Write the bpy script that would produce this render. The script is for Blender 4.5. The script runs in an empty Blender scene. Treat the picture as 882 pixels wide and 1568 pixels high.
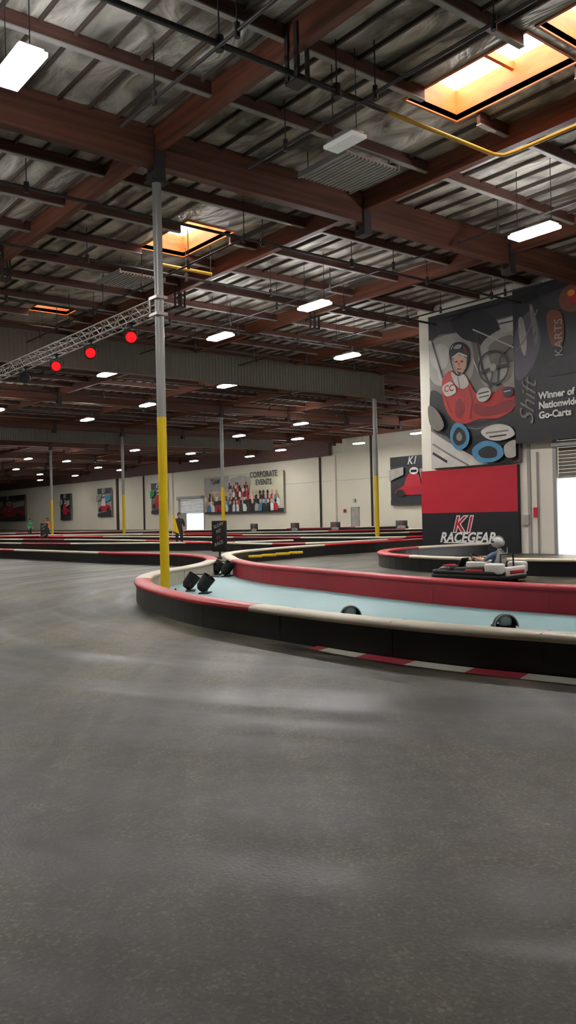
import bpy, bmesh, math, random
from mathutils import Vector, Matrix
random.seed(7)
scene=bpy.context.scene
try:
    scene.view_settings.view_transform='Standard'
    scene.view_settings.look='None'
    scene.view_settings.exposure=0.0
except Exception as e: print(e)

# ------------------------------------------------------------------ materials
def new_mat(name):
    m=bpy.data.materials.new(name); m.use_nodes=True
    nt=m.node_tree; b=nt.nodes['Principled BSDF']
    return m,nt,b
def mat(name,col,rough=0.6,metal=0.0,var=0.12,scale=3.0,bump=0.0,bscale=40,emit=0.0,spec=0.5,ecol=None):
    m,nt,b=new_mat(name)
    tc=nt.nodes.new('ShaderNodeTexCoord')
    nz=nt.nodes.new('ShaderNodeTexNoise'); nz.inputs['Scale'].default_value=scale; nz.inputs['Detail'].default_value=4
    nt.links.new(tc.outputs['Object'],nz.inputs['Vector'])
    mix=nt.nodes.new('ShaderNodeMix'); mix.data_type='RGBA'
    mix.inputs['A'].default_value=tuple(max(0,c*(1-var)) for c in col)+(1,)
    mix.inputs['B'].default_value=tuple(min(1,c*(1+var)) for c in col)+(1,)
    nt.links.new(nz.outputs['Fac'],mix.inputs['Factor'])
    nt.links.new(mix.outputs['Result'],b.inputs['Base Color'])
    b.inputs['Roughness'].default_value=rough; b.inputs['Metallic'].default_value=metal
    b.inputs['Specular IOR Level'].default_value=spec
    if emit>0:
        b.inputs['Emission Color'].default_value=(tuple(ecol) if ecol else tuple(col))+(1,)
        b.inputs['Emission Strength'].default_value=emit
    if bump>0:
        n2=nt.nodes.new('ShaderNodeTexNoise'); n2.inputs['Scale'].default_value=bscale; n2.inputs['Detail'].default_value=3
        nt.links.new(tc.outputs['Object'],n2.inputs['Vector'])
        bp=nt.nodes.new('ShaderNodeBump'); bp.inputs['Strength'].default_value=bump; bp.inputs['Distance'].default_value=0.02
        nt.links.new(n2.outputs['Fac'],bp.inputs['Height']); nt.links.new(bp.outputs['Normal'],b.inputs['Normal'])
    return m

M={}
M['cream']=mat('painted_wall',(.78,.73,.60),.7,var=.06,scale=.5)
M['wallwhite']=mat('white_painted_wall',(.80,.76,.67),.7,var=.06,scale=.6)
M['trim']=mat('grey_trim',(.35,.34,.32),.6)
M['black']=mat('black_plastic',(.016,.016,.018),.34,var=.4,scale=1.2)
M['blackmatte']=mat('matte_black',(.012,.012,.014),.7,var=.3)
M['capred']=mat('red_plastic_cap',(.56,.02,.04),.38,var=.18,scale=1.0)
M['capcream']=mat('cream_plastic_cap',(.72,.66,.52),.42,var=.12,scale=1.2)
M['redface']=mat('red_barrier_face',(.40,.018,.035),.45,var=.25,scale=1.0)
M['creamface']=mat('cream_barrier_face',(.64,.60,.48),.5,var=.1)
M['yellow']=mat('yellow_paint',(.88,.60,.012),.42,var=.05)
M['yellowpipe']=mat('yellow_gas_pipe',(.75,.45,.06),.5,var=.1)
M['galv']=mat('grey_steel_paint',(.36,.36,.35),.42,metal=.2,var=.08)
M['steel']=mat('truss_aluminium',(.40,.38,.36),.4,metal=.6)
M['darksteel']=mat('dark_steel',(.05,.042,.04),.55,metal=.3)
M['pipe']=mat('sprinkler_pipe',(.035,.03,.03),.5)
M['curtain']=mat('corrugated_sheet',(.20,.185,.155),.55,metal=.1,var=.1)
M['ribbed']=mat('ribbed_white_panel',(.5,.49,.46),.6)
M['blue']=mat('blue_painted_floor',(.28,.50,.54),.5,var=.1,scale=.9)
M['kerbred']=mat('red_kerb',(.36,.02,.04),.6,var=.2,scale=12)
M['kerbwhite']=mat('white_kerb',(.60,.57,.50),.6,var=.15,scale=12)
M['white']=mat('white_print',(.8,.8,.78),.5,var=.04)
M['red']=mat('red_print',(.50,.010,.03),.5,var=.06)
M['pred']=mat('jacket_red_print',(.46,.022,.018),.5,var=.5,scale=1.6)
M['pwhite']=mat('poster_white_print',(.56,.54,.51),.5,var=.3,scale=2.2)
M['dred']=mat('dark_red_print',(.22,.008,.012),.5,var=.25)
M['navy']=mat('black_print',(.012,.013,.017),.45,var=.2)
M['grey']=mat('grey_print',(.20,.18,.165),.6,var=.35,scale=1.6)
M['dgrey']=mat('dark_grey_print',(.030,.030,.035),.5,var=.4,scale=2)
M['lgrey']=mat('light_grey_print',(.40,.38,.35),.6,var=.35,scale=2)
M['bprint']=mat('blue_print',(.06,.24,.42),.5,var=.35)
M['skin']=mat('skin',(.62,.36,.25),.55,var=.08,scale=10)
M['hair']=mat('dark_hair',(.03,.02,.015),.6,var=.3,scale=40)
M['brownprint']=mat('brown_print',(.20,.07,.04),.6,var=.3)
M['beige']=mat('beige_print',(.62,.60,.44),.6,var=.08)
M['purple']=mat('purple_print',(.085,.075,.105),.4,var=.5,scale=1.5)
M['lamp_off']=mat('unlit_lens_glow',(.8,.8,.76),.4,emit=.2)  # lens of a switched-off lamp, with a faint glow put into it
M['lamp']=mat('led_lens',(1,1,1),.4,emit=190,ecol=(1,.965,.90))
M['added_uplight']=mat('added_uplight_band',(1,1,1),.4,emit=110,ecol=(.97,.97,1.0))  # glowing side band added to the lamps to brighten ceiling and walls
M['skylens']=mat('skylight_dome',(1,1,1),.4,emit=9,ecol=(1,.97,.90))
M['redglow']=mat('red_stage_lens',(.5,.0,.0),.3,emit=3.5,ecol=(1,.004,.006))
M['rubber']=mat('tyre_rubber',(.02,.02,.02),.8,bump=.3)
M['concrete']=mat('outdoor_concrete',(.75,.74,.72),.8)
M['shirt']=mat('blue_shirt',(.12,.20,.34),.8)
M['pants']=mat('dark_trousers',(.03,.03,.04),.85)
M['blackshirt']=mat('black_shirt',(.025,.025,.03),.85)
M['orange']=mat('orange_print',(.75,.22,.03),.6)
M['green']=mat('green_cloth',(.05,.3,.12),.8)
M['helmet']=mat('helmet_shell',(.66,.66,.66),.25)
M['visor']=mat('dark_visor',(.02,.025,.03),.1)

def wood(name,base,stretch):
    m,nt,b=new_mat(name)
    tc=nt.nodes.new('ShaderNodeTexCoord'); mp=nt.nodes.new('ShaderNodeMapping'); mp.inputs['Scale'].default_value=stretch
    nz=nt.nodes.new('ShaderNodeTexNoise'); nz.inputs['Scale'].default_value=1.0; nz.inputs['Detail'].default_value=6
    cr=nt.nodes.new('ShaderNodeValToRGB')
    cr.color_ramp.elements[0].position=.3; cr.color_ramp.elements[0].color=tuple(c*.5 for c in base)+(1,)
    cr.color_ramp.elements[1].position=.75; cr.color_ramp.elements[1].color=tuple(min(1,c*1.4) for c in base)+(1,)
    nt.links.new(tc.outputs['Object'],mp.inputs['Vector']); nt.links.new(mp.outputs['Vector'],nz.inputs['Vector'])
    nt.links.new(nz.outputs['Fac'],cr.inputs['Fac']); nt.links.new(cr.outputs['Color'],b.inputs['Base Color'])
    b.inputs['Roughness'].default_value=.6
    return m
M['woodA']=wood('glulam_beam_long',(.18,.058,.030),(6,.35,9))
M['woodB']=wood('glulam_girder_cross',(.15,.054,.032),(.35,6,9))
M['joist']=wood('joist_wood',(.12,.050,.036),(.4,6,9))
M['subp']=wood('subpurlin_wood',(.10,.072,.058),(6,.4,9))
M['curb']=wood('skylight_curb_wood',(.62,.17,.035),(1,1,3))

def floor_mat():
    m,nt,b=new_mat('asphalt_track_floor'); L=nt.links
    tc=nt.nodes.new('ShaderNodeTexCoord')
    def N(scale,detail,vec=None,dist=0):
        n=nt.nodes.new('ShaderNodeTexNoise'); n.inputs['Scale'].default_value=scale; n.inputs['Detail'].default_value=detail
        n.inputs['Distortion'].default_value=dist
        L.new(vec or tc.outputs['Object'],n.inputs['Vector']); return n.outputs['Fac']
    def math_(op,a,bv=0):
        n=nt.nodes.new('ShaderNodeMath'); n.operation=op
        for i,x in enumerate((a,bv)):
            if isinstance(x,(int,float)): n.inputs[i].default_value=x
            else: L.new(x,n.inputs[i])
        return n.outputs[0]
    sp=nt.nodes.new('ShaderNodeSeparateXYZ'); L.new(tc.outputs['Object'],sp.inputs[0])
    def polar(cx,cy,kr,ka):
        dx=math_('SUBTRACT',sp.outputs[0],cx); dy=math_('SUBTRACT',sp.outputs[1],cy)
        r=math_('SQRT',math_('ADD',math_('MULTIPLY',dx,dx),math_('MULTIPLY',dy,dy)))
        # the angle seam points away from the visible track
        a=math_('ARCTAN2',math_('MULTIPLY',dy,-1),math_('MULTIPLY',dx,-1))
        cb=nt.nodes.new('ShaderNodeCombineXYZ'); L.new(math_('MULTIPLY',r,kr),cb.inputs[0]); L.new(math_('MULTIPLY',a,ka),cb.inputs[1]); return cb.outputs[0]
    big=N(.30,3,dist=.8)
    tyre=N(1.0,5,polar(14,11,1.9,2.4),.4)
    tyre2=N(1.0,5,polar(30,-14,1.7,5.0),.5)
    fine=N(6,6); grit=N(55,3)
    s=math_('ADD',math_('MULTIPLY',big,.40),math_('MULTIPLY',tyre,.50))
    s=math_('ADD',s,math_('MULTIPLY',tyre2,.42)); s=math_('ADD',s,math_('MULTIPLY',fine,.16))
    cr=nt.nodes.new('ShaderNodeValToRGB'); e=cr.color_ramp.elements
    e[0].position=.62; e[0].color=(.020,.017,.012,1); e[1].position=.86; e[1].color=(.160,.143,.100,1)
    em0=e.new(.72); em0.color=(.062,.055,.040,1)
    L.new(s,cr.inputs['Fac'])
    vo=nt.nodes.new('ShaderNodeTexVoronoi'); vo.inputs['Scale'].default_value=75
    L.new(tc.outputs['Object'],vo.inputs['Vector'])
    sc=nt.nodes.new('ShaderNodeSeparateColor'); L.new(vo.outputs['Color'],sc.inputs[0])
    r2=nt.nodes.new('ShaderNodeValToRGB'); r2.color_ramp.elements[0].position=.0; r2.color_ramp.elements[0].color=(.35,.35,.35,1)
    r2.color_ramp.elements[1].position=1; r2.color_ramp.elements[1].color=(2.1,2.05,1.95,1)
    em=r2.color_ramp.elements.new(.7); em.color=(.85,.85,.85,1)
    L.new(math_('ADD',math_('MULTIPLY',sc.outputs[0],.6),math_('MULTIPLY',grit,.5)),r2.inputs['Fac'])
    mx=nt.nodes.new('ShaderNodeMix'); mx.data_type='RGBA'; mx.blend_type='MULTIPLY'; mx.inputs['Factor'].default_value=.85
    L.new(cr.outputs['Color'],mx.inputs['A']); L.new(r2.outputs['Color'],mx.inputs['B'])
    L.new(mx.outputs['Result'],b.inputs['Base Color'])
    rr=nt.nodes.new('ShaderNodeMapRange'); rr.inputs['From Min'].default_value=.3; rr.inputs['From Max'].default_value=.7; rr.inputs['To Min'].default_value=.34; rr.inputs['To Max'].default_value=.62
    L.new(tyre,rr.inputs['Value']); L.new(rr.outputs['Result'],b.inputs['Roughness'])
    bp=nt.nodes.new('ShaderNodeBump'); bp.inputs['Strength'].default_value=.28; bp.inputs['Distance'].default_value=.006
    L.new(math_('ADD',grit,sc.outputs[1]),bp.inputs['Height']); L.new(bp.outputs['Normal'],b.inputs['Normal'])
    return m
M['floor']=floor_mat()

def foil_mat():
    m,nt,b=new_mat('ceiling_insulation'); L=nt.links
    tc=nt.nodes.new('ShaderNodeTexCoord')
    mp=nt.nodes.new('ShaderNodeMapping'); mp.inputs['Scale'].default_value=(1.3,.6,1); mp.inputs['Rotation'].default_value=(0,0,.3)
    L.new(tc.outputs['Object'],mp.inputs['Vector'])
    n=nt.nodes.new('ShaderNodeTexNoise'); n.inputs['Scale'].default_value=.9; n.inputs['Detail'].default_value=4; n.inputs['Distortion'].default_value=1.2
    L.new(mp.outputs['Vector'],n.inputs['Vector'])
    cr=nt.nodes.new('ShaderNodeValToRGB'); e=cr.color_ramp.elements
    e[0].position=.38; e[0].color=(.20,.185,.15,1); e[1].position=.60; e[1].color=(.85,.82,.72,1)
    L.new(n.outputs['Fac'],cr.inputs['Fac']); L.new(cr.outputs['Color'],b.inputs['Base Color'])
    b.inputs['Roughness'].default_value=.42; b.inputs['Metallic'].default_value=.2
    bp=nt.nodes.new('ShaderNodeBump'); bp.inputs['Strength'].default_value=.9; bp.inputs['Distance'].default_value=.25
    L.new(n.outputs['Fac'],bp.inputs['Height']); L.new(bp.outputs['Normal'],b.inputs['Normal'])
    return m
M['foil']=foil_mat()

# ------------------------------------------------------------------ mesh builder
I4=Matrix.Identity(4)
class MB:
    def __init__(s,name,T=None):
        s.name=name; s.v=[]; s.f=[]; s.m=[]; s.sm=[]; s.mats=[]; s.T=T or I4
    def mi(s,m):
        if isinstance(m,str): m=M[m]
        if m not in s.mats: s.mats.append(m)
        return s.mats.index(m)
    def raw(s,vs,fs,m,smooth=False,T=None):
        n=len(s.v)
        if T is not None: vs=[T@Vector(v) for v in vs]
        s.v+= [tuple(v) for v in vs]
        if callable(m):
            for f in fs:
                c=Vector((0,0,0))
                for i in f: c+=Vector(vs[i])
                c/=len(f); s.f.append(tuple(i+n for i in f)); s.m.append(s.mi(m(c))); s.sm.append(smooth)
        else:
            k=s.mi(m)
            for f in fs: s.f.append(tuple(i+n for i in f)); s.m.append(k); s.sm.append(smooth)
    def box(s,a,b,m,T=None):
        x0,y0,z0=a; x1,y1,z1=b
        vs=[(x0,y0,z0),(x1,y0,z0),(x1,y1,z0),(x0,y1,z0),(x0,y0,z1),(x1,y0,z1),(x1,y1,z1),(x0,y1,z1)]
        s.raw(vs,[(0,3,2,1),(4,5,6,7),(0,1,5,4),(1,2,6,5),(2,3,7,6),(3,0,4,7)],m,False,T)
    def bbox(s,a,b,m,bev=.02,seg=2,T=None,taper=None):
        bm=bmesh.new(); bmesh.ops.create_cube(bm,size=1)
        for v in bm.verts:
            v.co=Vector([a[i]+(v.co[i]+.5)*(b[i]-a[i]) for i in range(3)])
            if taper: v.co=Vector(taper(v.co))
        bmesh.ops.bevel(bm,geom=bm.edges[:],offset=bev,segments=seg,profile=.5,affect='EDGES')
        bm.verts.index_update()
        s.raw([v.co.copy() for v in bm.verts],[tuple(v.index for v in f.verts) for f in bm.faces],m,True,T); bm.free()
    def tube(s,p0,p1,r,m,n=8,r2=None,caps=True,T=None,smooth=True):
        p0=Vector(p0); p1=Vector(p1); d=(p1-p0).normalized(); r2=r if r2 is None else r2
        a=d.orthogonal().normalized(); b=d.cross(a)
        vs=[];fs=[]
        for p,rr in ((p0,r),(p1,r2)):
            for i in range(n):
                t=2*math.pi*i/n; vs.append(p+(a*math.cos(t)+b*math.sin(t))*rr)
        for i in range(n): fs.append((i,(i+1)%n,n+(i+1)%n,n+i))
        s.raw(vs,fs,m,smooth,T)
        if caps: s.raw(vs,[tuple(range(n-1,-1,-1)),tuple(range(n,2*n))],m,False,T)
    def path(s,pts,r,m,n=8,closed=False,T=None):
        pts=[Vector(p) for p in pts]; N=len(pts); vs=[]; fs=[]; a=None
        for i,p in enumerate(pts):
            q0=pts[i-1] if (i>0 or closed) else p; q1=pts[(i+1)%N] if (i<N-1 or closed) else p
            d=(q1-q0).normalized()
            a=d.orthogonal().normalized() if a is None else (a-d*a.dot(d)).normalized()
            b=d.cross(a)
            rr=r[i] if isinstance(r,(list,tuple)) else r
            for k in range(n):
                t=2*math.pi*k/n; vs.append(p+(a*math.cos(t)+b*math.sin(t))*rr)
        for i in range(N if closed else N-1):
            j=(i+1)%N
            for k in range(n): fs.append((i*n+k,i*n+(k+1)%n,j*n+(k+1)%n,j*n+k))
        if not closed: fs+= [tuple(range(n-1,-1,-1)),tuple(range((N-1)*n,N*n))]
        s.raw(vs,fs,m,True,T)
    def ell(s,c,r,m,nu=16,nv=10,T=None,shape=None,v0=0,v1=1):
        vs=[];fs=[]
        for j in range(nv+1):
            ph=math.pi*(v0+(v1-v0)*j/nv)
            for i in range(nu):
                th=2*math.pi*i/nu
                p=Vector((math.sin(ph)*math.cos(th),math.sin(ph)*math.sin(th),math.cos(ph)))
                if shape: p=Vector(shape(p))
                vs.append((c[0]+p.x*r[0],c[1]+p.y*r[1],c[2]+p.z*r[2]))
        for j in range(nv):
            for i in range(nu): fs.append((j*nu+i,(j+1)*nu+i,(j+1)*nu+(i+1)%nu,j*nu+(i+1)%nu))
        s.raw(vs,fs,m,True,T)
    def text(s,txt,size,m,T,shear=0,bold=0,align='CENTER'):
        cu=bpy.data.curves.new('t','FONT'); cu.body=txt; cu.size=size; cu.align_x=align; cu.align_y='CENTER'; cu.shear=shear; cu.offset=bold; cu.resolution_u=3
        ob=bpy.data.objects.new('t',cu); scene.collection.objects.link(ob)
        dg=bpy.context.evaluated_depsgraph_get(); me=ob.evaluated_get(dg).to_mesh()
        vs=[v.co.copy() for v in me.vertices]; fs=[tuple(p.vertices) for p in me.polygons]
        s.raw(vs,fs,m,False,T); ob.evaluated_get(dg).to_mesh_clear()
        bpy.data.objects.remove(ob); bpy.data.curves.remove(cu)
    def skin(s,verts,edges,radii,m,root=0,sub=2,T=None):
        me=bpy.data.meshes.new('sk'); me.from_pydata(verts,edges,[]); ob=bpy.data.objects.new('sk',me); scene.collection.objects.link(ob)
        sk=ob.modifiers.new('s','SKIN'); sk.use_smooth_shade=True
        for i,r in enumerate(radii):
            sv=me.skin_vertices[0].data[i]; sv.radius=(r,r) if not isinstance(r,tuple) else r; sv.use_root=(i==root)
        ss=ob.modifiers.new('u','SUBSURF'); ss.levels=sub; ss.render_levels=sub
        dg=bpy.context.evaluated_depsgraph_get(); ev=ob.evaluated_get(dg); e=ev.to_mesh()
        vs=[v.co.copy() for v in e.vertices]; fs=[tuple(p.vertices) for p in e.polygons]; ev.to_mesh_clear()
        if T is not None and callable(m):
            n=len(s.v); s.v+=[tuple(T@v) for v in vs]
            for f in fs:
                c=sum((vs[i] for i in f),Vector())/len(f)
                s.f.append(tuple(i+n for i in f)); s.m.append(s.mi(m(c))); s.sm.append(True)
        else: s.raw(vs,fs,m,True,T)
        bpy.data.objects.remove(ob); bpy.data.meshes.remove(me)
    def done(s,origin=None):
        me=bpy.data.meshes.new(s.name)
        o=Vector(origin) if origin else Vector((0,0,0))
        me.from_pydata([tuple(Vector(v)-o) for v in s.v],[],s.f)
        for m in s.mats: me.materials.append(m)
        me.polygons.foreach_set('material_index',s.m); me.polygons.foreach_set('use_smooth',s.sm)
        me.update()
        ob=bpy.data.objects.new(s.name,me); ob.location=o; scene.collection.objects.link(ob); return ob

def TR(x,y,z,rz=0,sc=1): return Matrix.Translation((x,y,z))@Matrix.Rotation(rz,4,'Z')@Matrix.Scale(sc,4)
def wallT(X,y,z,rot=0):   # text frame on a wall facing -X
    R=Matrix(((0,0,-1,0),(-1,0,0,0),(0,1,0,0),(0,0,0,1)))
    return Matrix.Translation((X,y,z))@R@Matrix.Rotation(rot,4,'Z')

# ------------------------------------------------------------------ dimensions
DECK=9.5; KW=24.5; FW=57.0; KC=22.32
XL=-14.0; YB=-12.0; YF=172.0

# floor
b=MB('floor'); b.raw([(XL,YB,0),(KW,YB,0),(KW,KC,0),(FW,KC,0),(FW,YF,0),(XL,YF,0)],[(0,1,2,5),(2,3,4,5)],'floor'); b.done()
b=MB('outdoor_pavement'); b.raw([(KW+.01,YB,-.01),(FW+25,YB,-.01),(FW+25,KC-.3,-.01),(KW+.01,KC-.3,-.01)],[(0,1,2,3)],'concrete')
b.raw([(FW+.01,KC,-.01),(FW+30,KC,-.01),(FW+30,YF,-.01),(FW+.01,YF,-.01)],[(0,1,2,3)],'concrete'); b.done()

def wall_x(name,X,y0,y1,z1,holes,m,th=.25):
    b=MB(name); ys=y0
    for (a,c,h) in sorted(holes):
        b.box((X,ys,0),(X+th,a,z1),m); b.box((X,a,h),(X+th,c,z1),m); ys=c
    b.box((X,ys,0),(X+th,y1,z1),m); return b.done()
wall_x('wall_right',KW,YB,KC,DECK,[(12.4,16.25,3.86)],'wallwhite')
wall_x('wall_far',FW,KC,YF,DECK,[(89.1,95.0,4.0)],'cream')
b=MB('wall_return'); b.box((KW+.25,KC-.25,0),(FW,KC,DECK),'cream'); b.done()
b=MB('wall_back'); b.box((XL,YB-.25,0),(KW,YB,DECK),'cream'); b.done()
b=MB('wall_left'); b.box((XL-.25,YB,0),(XL,YF,DECK),'cream'); b.done()
b=MB('wall_end'); b.box((XL,YF,0),(FW,YF+.25,DECK),'cream'); b.done()
# trim
b=MB('trim_1')
for (y,w) in [(63.9,.35),(66.2,.12),(96.6,.3),(104.5,.12),(112.6,.5),(58.5,.1),(47,.35)]: b.box((FW-.22,y-w/2,0),(FW-.003,y+w/2,7.6 if y>60 else DECK-.02),'darksteel' if w<.2 or w==.5 else 'cream')
b.box((FW-.03,KC+.1,5.0),(FW-.003,89,5.03),'trim')
b.done()
b=MB('trim_2'); b.box((FW-.6,64.2,7.65),(FW-.26,YF-.1,DECK-.02),'joist'); b.done()
b=MB('trim_3')
b.box((KW-.08,YB+.1,9.22),(KW-.003,KC,9.42),'wallwhite')
b.box((KW-.05,17.3,0),(KW-.003,17.42,3.8),'trim'); b.tube((KW-.06,17.0,0),(KW-.06,17.0,3.5),.03,'galv')
b.box((KW-.12,17.35,1.0),(KW-.003,17.6,1.35),'lgrey'); b.box((KW-.12,17.0,1.25),(KW-.003,17.15,1.6),'red')
b.done()

# ceiling deck with skylight openings
SKX0,SKX1=11.85,13.35
SK=[(2.2,5.0),(5.25,8.0),(8.25,11.0),(19.0,21.7),(29.4,30.4),(53,55.6),(65,67.6),(77,79.6)]
b=MB('ceiling')
def deckrect(x0,x1,y0,y1): b.box((x0,y0,DECK),(x1,y1,DECK+.12),'foil')
deckrect(XL,SKX0,YB,YF); deckrect(SKX1,KW,YB,YF); deckrect(KW,FW,KC,YF)
y=YB
for (a,c) in SK: deckrect(SKX0,SKX1,y,a); y=c
deckrect(SKX0,SKX1,y,YF); b.done()
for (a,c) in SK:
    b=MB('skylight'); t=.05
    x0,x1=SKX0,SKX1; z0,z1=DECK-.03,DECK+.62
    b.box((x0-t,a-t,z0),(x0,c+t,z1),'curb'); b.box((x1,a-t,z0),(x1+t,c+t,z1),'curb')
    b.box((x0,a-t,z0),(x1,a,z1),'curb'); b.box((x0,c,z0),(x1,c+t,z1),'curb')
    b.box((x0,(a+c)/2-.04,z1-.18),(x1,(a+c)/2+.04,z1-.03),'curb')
    vs=[];fs=[];n=6
    for i in range(n+1):
        for j in range(n+1):
            u=i/n;v=j/n; vs.append((x0+(x1-x0)*u,a+(c-a)*v,z1+.25*math.sin(math.pi*u)**.7*math.sin(math.pi*v)**.7 if 0<i<n and 0<j<n else z1))
    for i in range(n):
        for j in range(n): k=i*(n+1)+j; fs.append((k,k+1,k+n+2,k+n+1))
    b.raw(vs,fs,'skylens',True); b.done()
# louvre panels
for yc in (13.3,23.4,33.9,45.5):
    b=MB('ceiling_vent_panel'); x0,x1=11.7,13.2
    b.box((x0,yc-.75,9.0),(x1,yc+.75,9.04),'ribbed')
    for i in range(14):
        x=x0+.05+i*(x1-x0-.1)/13; b.box((x-.02,yc-.74,8.96),(x+.02,yc+.74,9.0),'ribbed')
    b.box((x0-.04,yc-.79,8.95),(x0,yc+.79,9.08),'galv'); b.box((x1,yc-.79,8.95),(x1+.04,yc+.79,9.08),'galv')
    for x in (x0+.1,x1-.1):
        for yy in (yc-.6,yc+.6): b.tube((x,yy,9.04),(x,yy,DECK),.01,'pipe',5)
    b.done()

# roof framing
AX=[8.56+5.85*k for k in range(-3,9)]
BY=[-2.7,14.9,32.5,47.5,62.2,77.1,92,107,122,137,152]
b=MB('roof_beams')
for x in AX:
    y0=YB+.01 if x<KW else KC+.01
    if x>FW-1: continue
    b.box((x-.09,y0,9.02),(x+.09,YF-.01,DECK-.005),'woodA')
b.done()
b=MB('roof_girders')
for y in BY:
    x1=KW-.01 if y<KC else FW-.62
    b.box((XL+.01,y-.11,8.72),(x1,y+.11,DECK-.01),'woodB')
    b.box((XL+.01,y-.13,8.70),(x1,y+.13,8.75),'woodB')
b.done()
b=MB('roof_joists'); y=-11.5
ys=[]
for i in range(len(BY)-1):
    n=round((BY[i+1]-BY[i])/2.2)
    ys+=[BY[i]+(BY[i+1]-BY[i])*k/n for k in range(1,n)]
ys+=[-4.9,-7.1,-9.3]
for y in ys:
    x1=KW-.01 if y<KC else FW-.62
    segs=[(XL+.01,x1)]
    if any(a-.1<y<c+.1 for a,c in SK): segs=[(XL+.01,SKX0-.06),(SKX1+.06,x1)]
    for a,c in segs:
        b.box((a,y-.04,9.25),(c,y+.04,DECK-.008),'joist')
        b.box((a,y-.055,9.23),(c,y+.055,9.255),'lgrey')
b.done()
b=MB('roof_subpurlins'); x=XL+.3
while x<FW-.7:
    if not(SKX0-.1<x<SKX1+.1):
        b.box((x-.022,(YB if x<KW else KC)+.02,9.42),(x+.022,YF-.02,DECK-.003),'subp')
    x+=.61
b.done()
b=MB('beam_hangers')
for x in AX:
    for y in BY:
        if x>KW-1 and y<KC: continue
        if x>FW-1: continue
        for s in (-1,1):
            b.box((x-.12,y+s*.14-.02,8.45),(x+.12,y+s*.14+.02,9.3),'darksteel')
        b.box((x-.13,y-.17,8.42),(x+.13,y+.17,8.58),'darksteel')
for (x,y) in [(8.56,10.3),(14.4,6.0),(8.56,23.7),(14.41,23.7),(20.26,23.7),(20.26,10.3)]:
    b.box((x-.13,y-.16,8.5),(x-.095,y-.08,9.4),'darksteel'); b.box((x+.095,y-.16,8.5),(x+.13,y-.08,9.4),'darksteel')
    b.box((x-.13,y+.08,8.5),(x-.095,y+.16,9.4),'darksteel'); b.box((x+.095,y+.08,8.5),(x+.13,y+.16,9.4),'darksteel'); b.box((x-.13,y-.16,8.47),(x+.13,y+.16,8.52),'darksteel')
b.done()
# pipes
b=MB('sprinkler_pipes')
def pipe(p0,p1,r=.045,m='pipe',hang=2.6):
    b.tube(p0,p1,r,m,8); p0=Vector(p0);p1=Vector(p1);L=(p1-p0).length;n=int(L/hang)
    for i in range(n+1):
        p=p0+(p1-p0)*((i+.5)/(n+1)); b.tube(p,(p.x,p.y,DECK),.012,'pipe',4); b.tube((p.x,p.y,p.z-.1),(p.x,p.y,p.z+.12),r*1.5,'pipe',8)
pipe((7.0,-6,8.55),(7.0,13.4,8.55),.03); pipe((9.95,-6,8.6),(9.95,13.6,8.6),.03)
pipe((-6,10.3,8.62),(10.6,10.3,8.62),.05)
for y in (17.2,21.0,26.2,29.3,38,44,52,58,68): pipe((2,y,8.62),(24.0 if y<KC else 44,y,8.62),.04,hang=3.2)
for x in (5.3,17.4,22.6): pipe((x,15.4,8.66),(x,32,8.66),.03,hang=3)
for x in (17.4,): pipe((x,-4,8.66),(x,14.4,8.66),.03,hang=3)
for x in (12.2,): pipe((x,15.6,8.5),(x,31.5,8.5),.03,hang=3)
b.done()
b=MB('gas_pipe')
b.path([(10.6,10.3,8.62),(13.6,10.3,8.62),(13.8,10.2,8.62),(13.85,9.9,8.62),(13.85,-5,8.62)],.04,'yellowpipe',10)
for y in (8,4,0,-4): b.tube((13.85,y,8.62),(13.85,y,DECK),.012,'pipe',4)
b.tube((11.6,20.4,8.66),(13.5,20.4,8.66),.05,'yellowpipe'); b.tube((11.7,20.4,8.66),(11.7,20.4,DECK-.01),.012,'pipe',4); b.tube((13.48,20.4,8.66),(13.48,20.4,DECK-.01),.012,'pipe',4)
b.done()
# corrugated draft curtains
for (yc,x0,x1) in [(32.12,-10,32.4),(62.6,-8,48)]:
    b=MB('draft_curtain'); vs=[];fs=[]; n=int((x1-x0)/.09)
    for i in range(n+1):
        x=x0+i*.09; yy=yc+(.03 if i%2 else -.03)
        vs+=[(x,yy,7.78),(x,yy,9.05)]
    for i in range(n): k=2*i; fs.append((k,k+2,k+3,k+1))
    b.raw(vs,fs,'curtain'); b.box((x0,yc-.05,7.74),(x1,yc+.05,7.8),'curtain'); b.box((x0,yc-.05,9.03),(x1,yc+.05,9.1),'curtain'); b.done()

# columns
def column(x,y,r=.095,top=8.40):
    b=MB('support_column')
    b.tube((x,y,0),(x,y,3.58),r,'yellow',20); b.tube((x,y,3.58),(x,y,top),r*.98,'galv',20)
    b.bbox((x-.2,y-.2,0),(x+.2,y+.2,.03),'galv',.008); b.box((x-.2,y-.16,top-.02),(x+.2,y+.16,top+.02),'darksteel')
    b.tube((x,y,3.5),(x,y,3.58),r*1.03,'yellow',20)
    for s in (-1,1):
        for t in (-1,1): b.tube((x+s*.15,y+t*.15,.03),(x+s*.15,y+t*.15,.07),.018,'darksteel',6)
    b.done((x,y,0))
column(8.56,14.9)
for y in (32.5,47.5,62.2,77.1,92,107): column(31.96,y,.12)
for y in (32.5,47.5,62.2): column(8.56,y)

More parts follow.
